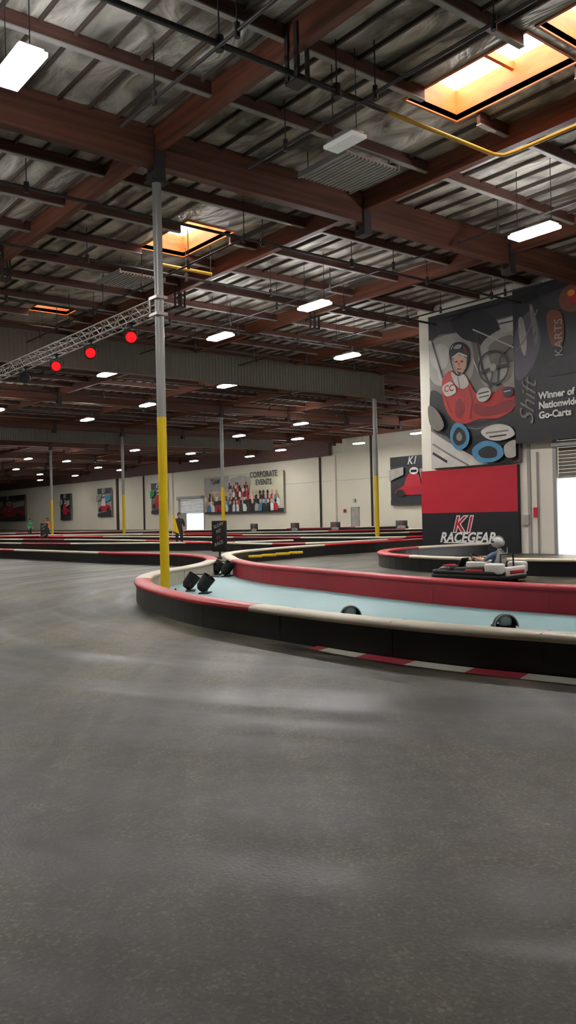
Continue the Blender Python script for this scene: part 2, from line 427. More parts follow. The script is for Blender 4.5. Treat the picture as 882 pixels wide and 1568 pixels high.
# lamps
def lamp(x,y,z=7.9,on=True,L=1.15,W=.42):
    b=MB('high_bay_lamp')
    b.bbox((x-W/2+.03,y-L/2+.03,z+.07),(x+W/2-.03,y+L/2-.03,z+.14),'galv',.02)
    b.box((x-W/2+.02,y-L/2+.02,z),(x+W/2-.02,y+L/2-.02,z+.01),'lamp' if on else 'lamp_off')
    b.box((x-W/2,y-L/2,z+.011),(x+W/2,y+L/2,z+.07),'added_uplight' if on else 'lamp_off')
    b.bbox((x-.08,y-.2,z+.14),(x+.08,y+.2,z+.22),'galv',.015)
    for s in (-1,1): b.tube((x,y+s*L*.4,z+.12),(x,y+s*L*.4,DECK),.008,'pipe',4)
    b.done((x,y,z))
for x,y in [(4.4,11.5),(16.5,11.4),(16.6,19.4),(16.6,24.6),(16.6,33.6),(23,24.9),(23,33.6),(23,41.6),(23,49.5),(38,54),(37,45),(44,54),
            (44,71),(37,69.5),(45,94),(32,83),(16.6,47.6),(23,66.8),(30,105),(37,85),(50,64),(50,80),(16.6,57),(16.6,66),(23,80),(37,100),(44,110),(50,98),(50,125),(30,120),
            (4.5,20),(4.5,28.5),(16.4,3.6),(50,46),(44,38),(50,32),(4,40),(40,30),(52,72),(50,112),(45,140),(30,140),(52,55)]: lamp(x,y)  # includes unseen lamps added to light the foreground, plus extras brightening the far wall
lamp(9.85,10.6,7.95,False,.75,.34)

# truss
b=MB('lighting_truss'); X=8.56; y0,y1=15.05,32.3; zc=5.86; h=.13
cs=[(X+sx*h,zc+sz*h) for sx in (-1,1) for sz in (-1,1)]
for (x,z) in cs: b.tube((x,y0,z),(x,y1,z),.02,'steel',8)
n=52; dy=(y1-y0)/n
for i in range(n):
    a=y0+i*dy; c=a+dy; s=1 if i%2 else -1
    for sx in (-1,1): b.tube((X+sx*h,a,zc-s*h),(X+sx*h,c,zc+s*h),.010,'steel',5)
    for sz in (-1,1): b.tube((X-s*h,a,zc+sz*h),(X+s*h,c,zc+sz*h),.010,'steel',5)
for yy in (y0,y1):
    b.tube((X-h,yy,zc-h),(X+h,yy,zc-h),.02,'steel'); b.tube((X-h,yy,zc+h),(X+h,yy,zc+h),.02,'steel')
    b.tube((X-h,yy,zc-h),(X-h,yy,zc+h),.02,'steel'); b.tube((X+h,yy,zc-h),(X+h,yy,zc+h),.02,'steel')
b.box((X-.13,14.78,zc-.2),(X+.13,15.1,zc-.14),'steel'); b.box((X-.13,14.78,zc+.14),(X+.13,15.1,zc+.2),'steel')
b.done()
def stage_light(y,on=True):
    b=MB('stage_light'); c=Vector((8.5,y,5.42)); 
    d=Vector((-.55,-.80,-.22)).normalized()
    b.tube((8.5,y,5.62),(8.5,y,5.74),.03,'blackmatte'); b.box((8.46,y-.06,5.68),(8.54,y+.06,5.76),'blackmatte')
    side=d.cross(Vector((0,0,1))).normalized()
    b.path([c+side*.16,c+side*.16+Vector((0,0,.16)),c+Vector((0,0,.2)),c-side*.16+Vector((0,0,.16)),c-side*.16],.014,'blackmatte',6)
    b.tube(c-d*.16,c-d*.04,.07,'blackmatte',16,r2=.12); b.tube(c-d*.04,c+d*.12,.13,'blackmatte',18,r2=.145,caps=False)
    b.tube(c+d*.07,c+d*.10,.11,'redglow' if on else 'black',18)
    b.path([c+d*.12+side*(.135*math.cos(t/10*math.pi*2))+side.cross(d)*(.135*math.sin(t/10*math.pi*2)) for t in range(10)],.012,'blackmatte',5,True)
    b.tube(c-d*.2,c-d*.16,.04,'blackmatte',10); b.done(c)
for y in (16.0,18.0,20.0): stage_light(y)
stage_light(22.1,False)

# ------------------------------------------------------------------ barriers
def smooth(pts,n=5):
    P=[Vector((p[0],p[1],0)) for p in pts]; out=[]
    for i in range(len(P)-1):
        p0=P[max(i-1,0)];p1=P[i];p2=P[i+1];p3=P[min(i+2,len(P)-1)]
        for k in range(n):
            t=k/n; out.append(.5*((2*p1)+(-p0+p2)*t+(2*p0-5*p1+4*p2-p3)*t*t+(-p0+3*p1-3*p2+p3)*t**3))
    out.append(P[-1]); return out
def barrier(name,pts,capf,lf,rf,off=0,h=.40,n=5):
    """lf/rf: face colour functions for left / right side of travel"""
    C=smooth(pts,n); b=MB(name); N=len(C)
    nr=[]
    for i in range(N):
        d=(C[min(i+1,N-1)]-C[max(i-1,0)]).normalized(); nr.append(Vector((d.y,-d.x,0)))
    C=[c+n_*off for c,n_ in zip(C,nr)]
    def strip(prof,m,smooth_=True):
        k=len(prof); vs=[]
        for c,n_ in zip(C,nr):
            for (o,z) in prof: vs.append(c+n_*o+Vector((0,0,z)))
        for i in range(N-1):
            mm=m((C[i]+C[i+1])/2,i)
            fs=[(j,j+1,k+j+1,k+j) for j in range(k-1)]
            b.raw(vs[i*k:(i+2)*k],fs,mm,smooth_)
    strip([(-.12,0),(-.12,.1),(-.115,.2),(-.12,h-.07)],lf)
    strip([(.12,h-.07),(.115,.2),(.12,.1),(.12,0)],rf)
    strip([(-.12,h-.075),(-.145,h-.07),(-.16,h-.045),(-.15,h-.015),(-.12,h),(0,h+.008),(.12,h),(.15,h-.015),(.16,h-.045),(.145,h-.07),(.12,h-.075)],capf)
    for e,s in ((0,-1),(N-1,1)):
        c=C[e];n_=nr[e]; b.raw([c-n_*.12,c+n_*.12,c+n_*.12+Vector((0,0,h)),c-n_*.12+Vector((0,0,h))],[(0,1,2,3)],capf(c,e))
    for i in range(3,N-3,max(4,int(n*1.2))):
        c=C[i];n_=nr[i];d=Vector((-n_.y,n_.x,0))*.010
        pr=[(-.125,0),(-.125,h-.08),(-.163,h-.045),(-.123,h+.004),(.123,h+.004),(.163,h-.045),(.125,h-.08),(.125,0)]
        vs=[c-d+n_*o+Vector((0,0,z)) for o,z in pr]+[c+d+n_*o+Vector((0,0,z)) for o,z in pr]
        b.raw(vs,[(j,j+1,9+j,8+j) for j in (0,6)],lf(c,i)); b.raw(vs,[(j,j+1,9+j,8+j) for j in (1,2,3,4,5)],'trim' if capf(c,i)=='capcream' else 'redface')
    return b.done()
def near_cap(c,i):
    if c.x<7.6 and 8.4<c.y<14.2: return 'capred'
    if c.y<=8.4: return 'capcream'
    if c.y<18.6: return 'capcream'
    if c.y<27: return 'capred'
    if c.y<34: return 'capcream'
    return 'capred'
K=lambda c,i:'black'
near=[(9.0,-5),(8.2,-2),(7.4,.5),(6.85,2.5),(6.5,4.2),(6.2,5.5),(6.08,7),(6.08,8.5),(6.15,10),(6.45,11.5),(7.0,13.2),(7.9,14.8),(9.1,16.1),(10.2,16.9),(11.4,18.0),(12.6,19.6),(13.3,21.4),(13.5,23.6),(13.0,25.7),(12.7,29.5),(12.2,34.9),(11.6,42),(10.8,52)]
barrier('track_barrier',near,near_cap,K,lambda c,i:'black' if c.y<12.5 else 'creamface',off=.14,h=.38)
far=[(12.6,-5),(12,-2),(11.4,1.5),(10.9,4.5),(10.5,6.7),(10.35,8.4),(10.5,10.4),(10.8,12.4),(11.2,15),(12.1,17.4),(13.1,19.2),(14.1,20.8),(15.6,22.0),(18.0,22.9),(21.4,23.6),(23.4,23.7),(26,24),(30,24.5)]
barrier('track_barrier',far,lambda c,i:'capred' if c.y<17.2 or c.x>20 else 'capcream',lambda c,i:'redface' if c.y<17.2 else ('creamface' if c.x<14.3 else 'black'),K,h=.42)
sb=[(20,4),(18,7.5),(16.6,10.4),(16.0,12.4),(15.9,14.2),(16.4,16.1),(17.4,17.5),(18.8,18.4),(20.5,18.7),(23.6,18.6)]
barrier('track_barrier',sb,lambda c,i:'capcream' if c.y<15 or c.x>20 else 'capred',K,K)
for pts,seed in [([(15.9,50),(15.9,44.8),(17.2,39),(19.5,34.3),(21.5,31),(24,30)],1),([(19,58),(20.5,50),(21.2,44.5),(21.3,36),(20.5,29),(21,26.5),(23,25.6),(27,26)],2),
                 ([(24,60),(26,48),(26.6,38.4),(27.5,31),(29,27.6),(33,26.5)],3),([(22,75),(30,62),(34,52),(37,46),(43,41),(52,38)],4),([(24,95),(34,76),(42,64),(48,56),(55,52)],5),
                 ([(14,70),(18,68),(22,66),(28,58),(30.5,50),(31,40),(36,34),(44,32)],6),([(12.5,60),(14,66),(14,80),(20,90),(30,88)],7)]:
    def cf(c,i,s=seed): return 'capred' if ((i//4+s)%3==0) else 'capcream'
    barrier('track_barrier',pts,cf,lambda c,i,s=seed:('black' if (i//5+s)%3 else 'redface'),K,n=6)

# blue infield
inner=[p for p in near if p[1]<=21.5]; outer=[p for p in far if p[1]<=19.3]
ic=smooth(inner,4); oc=smooth(outer,4)
b=MB('painted_infield'); vs=[];fs=[]; n=60
def bylen(c):
    L=[0]
    for i in range(len(c)-1): L.append(L[-1]+(c[i+1]-c[i]).length)
    out=[]
    for k in range(n+1):
        t=L[-1]*k/n; i=0
        while i<len(L)-2 and L[i+1]<t: i+=1
        out.append(c[i]+(c[i+1]-c[i])*((t-L[i])/max(1e-6,L[i+1]-L[i])))
    return out
A=bylen(ic);B=bylen(oc)
for p,q in zip(A,B): vs+=[(p.x+.12,p.y,.012),(q.x,q.y,.012)]
for i in range(n): k=2*i; fs.append((k,k+1,k+3,k+2))
b.raw(vs,fs,'blue'); b.done()

# kerb
kc=smooth([(6.9,2.2),(6.5,3.6),(6.12,5.2),(5.98,6.4),(5.97,7.2)],12)
b=MB('track_kerb')
acc=0;N=len(kc)
for i in range(N-1):
    c,d=kc[i],kc[i+1]; acc+=(d-c).length; t=(d-c).normalized(); nn=Vector((t.y,-t.x,0))
    w0=.07*min(1,(N-1-i)/20+.1)+.01
    vs=[c-nn*w0+Vector((0,0,.004)),c+nn*.12+Vector((0,0,.018)),d+nn*.12+Vector((0,0,.018)),d-nn*w0+Vector((0,0,.004))]
    b.raw(vs,[(0,1,2,3)],'kerbred' if int(acc/.62)%2==0 else 'kerbwhite')
b.done()

# floor spot fixtures on infield
def floor_light(x,y,rz,z=.012):
    T=TR(x,y,z,rz); b=MB('floor_spotlight')
    b.bbox((-.12,-.13,0),(.12,.13,.03),'blackmatte',.01,T=T)
    vs=[];fs=[];n=14;k=6
    for j in range(k+1):
        r=.15*math.sin(math.pi/2*min(1,(j+.6)/(k*.75))); xx=-.15+.30*j/k
        for i in range(n+1):
            t=math.pi*i/n; vs.append((xx,r*math.cos(t),.02+r*math.sin(t)*1.05))
    for j in range(k):
        for i in range(n): a=j*(n+1)+i; fs.append((a,a+1,a+n+2,a+n+1))
    b.raw(vs,fs,'blackmatte',True,T)
    b.tube((.06,0,.085),(.09,0,.085),.085,'lgrey',16,T=T); b.tube((.09,0,.085),(.095,0,.085),.06,'white',16,T=T)
    b.path([(.14,.15*math.cos(math.pi*i/12),.02+.158*math.sin(math.pi*i/12)) for i in range(13)],.01,'lgrey',6,T=T)
    b.done((x,y,z))
floor_light(8.15,8.9,math.radians(-125)); floor_light(8.75,6.65,math.radians(-125))
def can_light(x,y,rz,z=.012):
    T=TR(x,y,z,rz); b=MB('par_can_light')
    b.path([(0,-.17,.17),(0,-.17,.02),(0,.17,.02),(0,.17,.17)],.013,'blackmatte',6,T=T)
    b.bbox((-.1,-.17,0),(.1,.17,.025),'blackmatte',.008,T=T)
    d=Vector((.6,0,.8)); c=Vector((0,0,.2))
    b.tube(c-d*.17,c-d*.1,.07,'blackmatte',14,r2=.12,T=T); b.tube(c-d*.1,c+d*.16,.12,'blackmatte',16,r2=.135,caps=False,T=T); b.tube(c+d*.08,c+d*.1,.12,'dgrey',16,T=T)
    b.box((.1,-.12,.33),(.3,.12,.345),'blackmatte',T=T)
    b.done((x,y,z))
can_light(8.95,14.55,-.6); can_light(8.85,13.85,-.8); can_light(12.0,18.15,-.5); can_light(11.75,17.35,-1.0)

# ------------------------------------------------------------------ signs and posters
class Panel:
    def __init__(s,name,X,yl,z0,w,h,bg,frame='blackmatte',dl=.004,edge=.05):
        s.b=MB(name); s.X=X; s.yl=yl; s.z0=z0; s.w=w; s.h=h; s.dl=dl
        s.b.box((X,yl-w,z0),(X+edge,yl,z0+h),bg)
        s.lay=1
        if frame:
            t=.03
            for a,c in (((X-.01,yl-w-t,z0-t),(X+edge,yl-w,z0+h+t)),((X-.01,yl,z0-t),(X+edge,yl+t,z0+h+t)),((X-.01,yl-w,z0-t),(X+edge,yl,z0)),((X-.01,yl-w,z0+h),(X+edge,yl,z0+h+t))): s.b.box(a,c,frame)
    def P(s,u,v,k=None): return (s.X-s.dl*s.lay,s.yl-u*s.w,s.z0+v*s.h)
    def poly(s,pts,m): s.b.raw([s.P(u,v) for u,v in pts],[tuple(range(len(pts)))],m); s.lay+=1
    def spoly(s,pts,m,k=5):
        N=len(pts); out=[]
        for i in range(N):
            p0,p1,p2,p3=[Vector(pts[(i+j)%N]) for j in (-1,0,1,2)]
            for a in range(k):
                t=a/k; q_=.5*((2*p1)+(-p0+p2)*t+(2*p0-5*p1+4*p2-p3)*t*t+(-p0+3*p1-3*p2+p3)*t**3)
                out.append((min(1,max(0,q_.x)),min(1,max(0,q_.y))))
        s.poly(out,m)
    def line(s,pts,wd,m):
        """polyline stroke, wd in metres"""
        for (u0,v0),(u1,v1) in zip(pts,pts[1:]):
            dx=(u1-u0)*s.w; dy=(v1-v0)*s.h; L=math.hypot(dx,dy) or 1; nx=-dy/L*wd/2/s.w; ny=dx/L*wd/2/s.h
            s.b.raw([s.P(u0+nx,v0+ny),s.P(u1+nx,v1+ny),s.P(u1-nx,v1-ny),s.P(u0-nx,v0-ny)],[(0,1,2,3)],m)
        s.lay+=1
    def rect(s,u0,v0,u1,v1,m): s.poly([(u0,v0),(u1,v0),(u1,v1),(u0,v1)],m)
    def ell(s,u,v,ru,rv,m,rot=0,n=20):
        c,si=math.cos(rot),math.sin(rot); pts=[]
        for i in range(n):
            t=2*math.pi*i/n; x=ru*math.cos(t)*s.w; y=rv*math.sin(t)*s.h
            pts.append((u+(x*c-y*si)/s.w,v+(x*si+y*c)/s.h))
        s.poly(pts,m)
    def text(s,t,u,v,size,m,shear=0,bold=0,rot=0,align='CENTER'):
        p=s.P(u,v); s.b.text(t,size,m,wallT(p[0],p[1],p[2],rot),shear,bold,align); s.lay+=1
    def done(s): return s.b.done()

# red / black shop board on right wall
p=Panel('racing_wall_sign',KW-.16,22.25,0.02,4.5,3.1,'navy',None,edge=.155)
p.rect(0,.47,1,1,'red')
p.text('K1',.45,.32,.82,'white',.3,.05); p.text('K1',.45,.32,.82,'red',.3,.010)
p.text('RACEGEAR',.49,.165,.52,'white',.3,.018)
p.poly([(.24,.100),(.74,.100),(.75,.113),(.245,.113)],'white')
p.done()

# driver poster: picture of a helmeted driver in red at a steering wheel
p=Panel('karting_driver_poster',KW-.20,21.65,3.2,4.03,5.85,'grey',None,edge=.19,dl=.003)
def q(pts): 
    out=[]
    for x,y in pts:
        u=(x-662.)/136.; top=484-40*u; bot=718-8*u; out.append((min(1,max(0,u)),min(1,max(0,(bot-y)/(bot-top)))))
    return out
p.spoly(q([(662,530),(685,512),(722,508),(735,540),(728,580),(700,580),(680,590),(662,575)]),'lgrey')
p.spoly(q([(664,536),(680,524),(694,530),(692,556),(678,566),(666,556)]),'pwhite')
p.poly(q([(662,484),(798,444),(798,476),(770,484),(735,492),(705,506),(680,510),(662,522)]),'dgrey')
p.spoly(q([(700,486),(745,470),(768,482),(776,505),(757,524),(735,520),(715,512)]),'navy')
p.spoly(q([(748,522),(775,500),(798,492),(798,600),(775,585),(752,590),(742,560)]),'lgrey')
p.spoly(q([(758,528),(778,512),(796,512),(796,548),(780,552),(762,556)]),'grey')
p.poly(q([(772,486),(798,478),(798,500),(778,506)]),'pwhite'); p.line(q([(770,492),(796,486)]),.05,'dgrey')
p.line(q([(664,520),(676,560),(690,604),(708,650)]),.13,'pwhite'); p.line(q([(669,522),(681,560),(694,600)]),.04,'dgrey'); p.line(q([(740,505),(748,560),(760,592)]),.09,'dgrey'); p.line(q([(798,520),(775,545),(770,590)]),.07,'dgrey')
p.line(q([(735,500),(798,530)]),.05,'pwhite'); p.line(q([(734,545),(745,575)]),.05,'pwhite')
# lower body, seat, kart
p.spoly(q([(664,600),(684,606),(700,640),(740,645),(798,632),(798,704),(750,708),(715,690),(690,668),(666,655)]),'navy')
p.spoly(q([(704,646),(735,652),(768,645),(760,660),(730,668),(708,660)]),'dgrey'); p.line(q([(710,652),(738,657),(765,650)]),.03,'grey')
p.poly(q([(664,660),(690,676),(722,694),(755,717),(664,718)]),'pwhite'); p.line(q([(666,680),(700,700),(725,716)]),.07,'grey'); p.line(q([(666,694),(690,708)]),.10,'dgrey')
# jacket
p.spoly(q([(684,588),(689,573),(702,565),(719,569),(729,583),(737,599),(757,604),(777,592),(793,592),(797,607),(792,627),(770,640),(745,641),(724,648),(706,646),(693,632),(686,612)]),'pred')
p.spoly(q([(737,616),(757,622),(785,612),(794,615),(785,630),(750,637),(735,630)]),'dred')
p.spoly(q([(706,618),(714,608),(721,625),(714,640),(706,635)]),'dred'); p.line(q([(728,590),(733,612),(728,640)]),.06,'dred'); p.line(q([(687,590),(690,610),(700,632)]),.05,'dred')
p.spoly(q([(700,567),(711,574),(721,571),(728,586),(718,594),(706,586)]),'pwhite'); p.line(q([(711,575),(714,592)]),.04,'grey')
p.spoly(q([(686,591),(700,583),(708,598),(695,606),(688,602)]),'pwhite'); p.text('CC',.25,.505,.34,'pred',.1,.01)
# head and helmet
p.spoly(q([(699,548),(699,532),(707,522),(719,521),(728,530),(730,546),(725,562),(716,572),(706,569)]),'navy')
p.spoly(q([(705,548),(713,541),(724,545),(724,558),(717,568),(709,565)]),'skin')
p.spoly(q([(705,560),(709,565),(717,568),(722,562),(718,571),(709,570)]),'dgrey')
p.line(q([(703,546),(714,538),(727,543)]),.07,'pwhite'); p.line(q([(703,548),(706,562),(712,571)]),.05,'lgrey'); p.line(q([(726,545),(725,560),(717,572)]),.05,'lgrey')
p.line(q([(708,552),(712,551)]),.05,'hair'); p.line(q([(717,551),(721,551)]),.05,'hair'); p.line(q([(714,553),(715,559)]),.04,'brownprint'); p.line(q([(711,563),(718,563)]),.04,'dred')
p.spoly(q([(706,531),(712,525),(720,525),(716,531)]),'lgrey'); p.line(q([(722,527),(727,536)]),.05,'pred'); p.line(q([(702,533),(706,526)]),.04,'pwhite')
# gloves
p.spoly(q([(741,604),(747,594),(757,592),(763,600),(757,612),(746,614)]),'pwhite'); p.line(q([(744,602),(760,598)]),.05,'navy'); p.line(q([(745,608),(760,604)]),.04,'navy')
# steering wheel
cx,cy=.775,.585
ring=[(cx+.16*math.cos(2*math.pi*i/28)-.02*math.sin(2*math.pi*i/28),cy+.10*math.sin(2*math.pi*i/28)) for i in range(29)]
p.line(ring,.085,'navy'); p.line([(cx-.15,cy-.02),(cx,cy),(cx+.15,cy+.0)],.11,'dgrey'); p.line([(cx,cy),(cx-.03,cy-.1)],.09,'dgrey'); p.ell(cx,cy,.035,.024,'lgrey')
p.spoly(q([(780,598),(787,591),(795,594),(794,604),(784,607)]),'navy'); p.line(q([(782,599),(792,597)]),.04,'pwhite')
# wheels and blue parts
p.spoly(q([(699,662),(707,648),(720,650),(729,664),(726,682),(712,690),(701,680)]),'bprint'); p.spoly(q([(704,665),(712,654),(722,662),(723,676),(712,683),(704,676)]),'navy'); p.spoly(q([(709,667),(714,662),(718,668),(716,675),(710,674)]),'grey')
p.spoly(q([(733,690),(752,676),(774,682),(780,698),(765,709),(742,708)]),'bprint'); p.spoly(q([(743,692),(757,684),(770,690),(768,702),(748,702)]),'navy')
p.spoly(q([(748,660),(770,650),(790,654),(796,668),(775,676),(756,672)]),'pwhite'); p.line(q([(755,664),(788,660)]),.06,'grey'); p.line(q([(760,670),(785,667)]),.05,'navy')
p.spoly(q([(782,684),(798,676),(798,700),(784,702)]),'lgrey'); p.spoly(q([(664,622),(678,628),(690,650),(680,660),(666,650)]),'grey')
p.done()

p=Panel('racing_prize_banner',KW-.40,17.60,3.83,4.6,5.3,'navy',None,edge=.03,dl=.003)
p.spoly([(.02,.72),(.16,.84),(.24,.66),(.16,.48),(.02,.42)],'purple'); p.spoly([(.05,.80),(.09,.80),(.12,.66),(.10,.56),(.06,.64)],'lgrey'); p.spoly([(.15,.86),(.18,.86),(.22,.68),(.19,.62)],'grey'); p.line([(.02,.6),(.10,.66),(.22,.84)],.05,'grey'); p.line([(.04,.5),(.14,.56),(.2,.7)],.04,'purple')
p.spoly([(.24,.97),(.6,.985),(.62,.86),(.45,.80),(.28,.86)],'dgrey'); p.ell(.52,.86,.12,.09,'brownprint'); p.ell(.55,.87,.07,.05,'red'); p.ell(.50,.89,.03,.02,'orange')
p.spoly([(.30,.80),(.42,.78),(.43,.60),(.33,.60)],'brownprint'); p.spoly([(.3,.40),(1,.44),(1,.52),(.34,.50)],'dgrey')
p.text('KARTS',.395,.63,.42,'lgrey',.1,.0,math.pi/2); p.text('Shift',.125,.25,.85,'grey',.5,.0,math.pi/2*.93)
for i,t in enumerate(['Winner of','Nationwide','Go-Carts']): p.text(t,.215,.285-i*.062,.32,'white',0,.012,0,'LEFT')
p.spoly([(.6,.1),(1,.08),(1,.4),(.7,.38)],'purple')
p.b.tube((KW-.42,17.60,9.16),(KW-.42,12.98,9.16),.03,'galv')
for yy in (17.5,15.3,13.1): p.b.tube((KW-.42,yy,9.16),(KW-.02,yy,9.2),.012,'galv',6)
p.done()

# far wall banners
def crowd(p,u0,u1,v,n,h):
    cols=['navy','white','red','bprint','dgrey','navy','lgrey']
    for r in range(3):
        for i in range(n):
            u=u0+(u1-u0)*(i+.5*(r%2)+random.uniform(-.2,.2))/n; vv=v+(2-r)*h*.55
            c=random.choice(cols); w=(u1-u0)/n*.55
            p.poly([(u-w,vv),(u+w,vv),(u+w*.85,vv+h*.8),(u,vv+h),(u-w*.85,vv+h*.8)],c); p.lay-=1
            p.ell(u,vv+h*1.2,w*.55,h*.28,random.choice(['skin','skin','hair']),n=8); p.lay-=1
        p.lay+=1
p=Panel('corporate_events_banner',FW-.3,88.35,1.95,16.1,4.6,'beige','trim',dl=.02)
p.poly([(0,.5),(.12,.62),(.34,.55),(.34,.98),(0,.98)],'lgrey'); p.rect(0,.0,1,.10,'dgrey'); p.poly([(.34,.4),(.6,.5),(.62,.9),(.5,.97),(.36,.9)],'lgrey')
crowd(p,.03,.97,.05,20,.20); crowd(p,.36,.6,.42,9,.15)
p.text('TEAM',.17,.86,.8,'dgrey',0,.02); p.text('CORPORATE\nEVENTS',.79,.85,.9,'dgrey',0,.02)
p.done()
def race_banner(yl,z0,w,h,var=0,X=FW-.3):
    p=Panel('kart_racing_banner',X,yl,z0,w,h,['dgrey','lgrey','grey','brownprint'][var%4],'trim',dl=.02)
    p.rect(0,.8,1,1,'navy'); p.text('K1',.45,.9,h*.22,'white',.3,.02) 
    p.poly([(0,0),(1,0),(1,.22),(0,.1)],'dgrey'); p.spoly([(.1,.25),(.35,.2),(.85,.22),(.95,.35),(.7,.42),(.3,.4)],'red'); p.spoly([(.3,.4),(.45,.38),(.62,.4),(.58,.62),(.4,.64)],'capred' if var!=1 else 'white')
    p.ell(.5,.69,.09,.075,'white'); p.rect(.44,.66,.56,.71,'visor'); p.ell(.22,.24,.09,.08,'navy'); p.ell(.8,.24,.09,.08,'navy'); p.poly([(0,.5),(.3,.62),(.3,.78),(0,.74)],'green' if var==2 else 'lgrey'); p.poly([(.65,.5),(1,.58),(1,.76),(.62,.72)],'lgrey' if var!=1 else 'bprint')
    p.done()
race_banner(55.7,2.3,6.2,4.5,0); race_banner(118.9,2.05,4.7,4.3,1); race_banner(133.1,1.7,4.2,4.3,0); race_banner(102,2.2,4.2,4.2,2); race_banner(165,1.7,16,4.8,3)

# mini sponsor boards
def board(x,y,rz,w=1.9,h=.62):
    T=TR(x,y,0,rz); b=MB('trackside_sponsor_board')
    b.bbox((-.03,-w/2,.06),(.0,w/2,.06+h+.3),'navy',.008,1,T=T)
    for s in (-1,1): b.tube((0,s*w*.4,.5),(.3,s*w*.4,0),.015,'darksteel',6,T=T); b.box((-.04,s*w*.42-.03,0),(.02,s*w*.42+.03,.1),'darksteel',T=T)
    tt=T@Matrix(((0,0,-1,-.035),(-1,0,0,0),(0,1,0,.72),(0,0,0,1)))
    b.text('K1',.36,'red',tt,.3,.02); b.text('RACEGEAR',.26,'white',tt@Matrix.Translation((0,-.22,0.002)),.3,.01); b.done((x,y,0))
for x,y in [(36.4,50.0),(38.2,47.4),(40.3,45.3),(44.4,42.6),(46.6,41.6),(48.9,40.9)]: board(x,y,-.35)

# roller doors
b=MB('door_1')
y0,y1=12.4,16.25
b.box((KW-.06,y1,0),(KW-.003,y1+.14,3.95),'galv'); b.box((KW-.06,y0-.14,0),(KW-.003,y0,3.95),'galv')
b.bbox((KW-.20,y0-.1,3.60),(KW-.02,y1+.12,3.80),'galv',.04)
z=2.63
while z<3.84:
    b.bbox((KW+.06,y0+.01,z),(KW+.10,y1-.01,z+.115),'curtain',.012,1); z+=.12
b.box((KW+.05,y0+.01,2.56),(KW+.12,y1-.01,2.64),'trim')
b.done()
b=MB('door_2')
y0,y1=89.1,95.0; b.box((FW-.06,y1,0),(FW-.003,y1+.2,4.1),'galv'); b.box((FW-.06,y0-.2,0),(FW-.003,y0,4.1),'galv'); b.bbox((FW-.45,y0-.1,3.9),(FW-.02,y1+.1,4.35),'galv',.05)
z=2.1
while z<3.95: b.bbox((FW+.06,y0+.01,z),(FW+.10,y1-.01,z+.14),'lgrey',.012,1); z+=.15
b.box((FW+.05,93.4,0),(FW+.12,y1-.01,2.1),'lgrey'); b.done()
b=MB('door_3'); b.box((FW-.1,60.5,0),(FW-.01,61.5,2.15),'lgrey'); b.box((FW-.12,60.4,0),(FW-.02,60.5,2.25),'trim'); b.box((FW-.12,61.5,0),(FW-.02,61.6,2.25),'trim'); b.box((FW-.12,60.4,2.15),(FW-.02,61.6,2.25),'trim'); b.tube((FW-.16,60.65,1.0),(FW-.1,60.65,1.0),.03,'galv'); b.done()
b=MB('wall_fire_equipment')
for y,z in [(58,3.9),(61,2.7),(62.5,1.7)]: b.bbox((FW-.2,y-.12,z),(FW-.01,y+.12,z+.35),'red' if z<2 else 'lgrey',.02)
b.box((FW-.04,57.96,1),(FW-.01,58.04,3.9),'trim'); b.done()

# lap display kiosks
def kiosk(x,y,rz):
    T=TR(x,y,0,rz); b=MB('timing_display_stand')
    b.bbox((-.3,-.35,0),(.3,.35,.05),'blackmatte',.015,T=T); b.tube((0,0,.05),(0,0,.5),.04,'darksteel',T=T)
    b.bbox((-.06,-.30,.25),(.06,.30,1.38),'blackmatte',.02,T=T)
    tt=T@Matrix(((0,0,-1,-.064),(-1,0,0,0),(0,1,0,.85),(0,0,0,1)))
    for k,(s,c) in enumerate([('SLOW','lgrey'),('PIT','lgrey'),('K1','red'),('RACE','lgrey')]): b.text(s,.16,c,tt@Matrix.Translation((0,.36-.22*k,0))@Matrix.Rotation(.35,4,'Z'),.2,.004)
    b.done((x,y,0))
kiosk(16.9,25.4,.4); kiosk(21.9,54.2,.4)
b=MB('yellow_marker_boards')
for k in range(4):
    x=15.9+k*.8; y=22.0+k*.27; T=TR(x,y-.10,0,math.radians(72))
    b.bbox((-.05,-.26,.16),(-.02,.26,.25),'yellow',.008,1,T=T)
b.done()

# ------------------------------------------------------------------ people
def hand(b,w,d,up,T,curl=.5,scale=1,side=1):
    w=Vector(w); d=Vector(d).normalized(); up=Vector(up); up=(up-d*up.dot(d)).normalized(); s=d.cross(up)*side
    b.skin([w-d*.01,w+d*.04,w+d*.085],[(0,1),(1,2)],[(.024,.018),(.036,.015),(.038,.013)],'skin',0,1,T)
    for k,(o,L) in enumerate(((-.030,.072),(-.010,.080),(.010,.075),(.029,.060))):
        base=w+d*.08+s*o; pts=[base]; a=0
        for j in range(3):
            a+=curl; pts.append(pts[-1]+(d*math.cos(a)-up*math.sin(a))*(L/3+.003))
        b.skin(pts,[(0,1),(1,2),(2,3)],[.0095,.009,.0085,.007],'skin',0,1,T)
    th=w+d*.03-s*.028; b.skin([th,th+(d*.5-s*.7-up*.3).normalized()*.035,th+(d*.8-s*.6-up*.5).normalized()*.065],[(0,1),(1,2)],[.012,.010,.008],'skin',0,1,T)
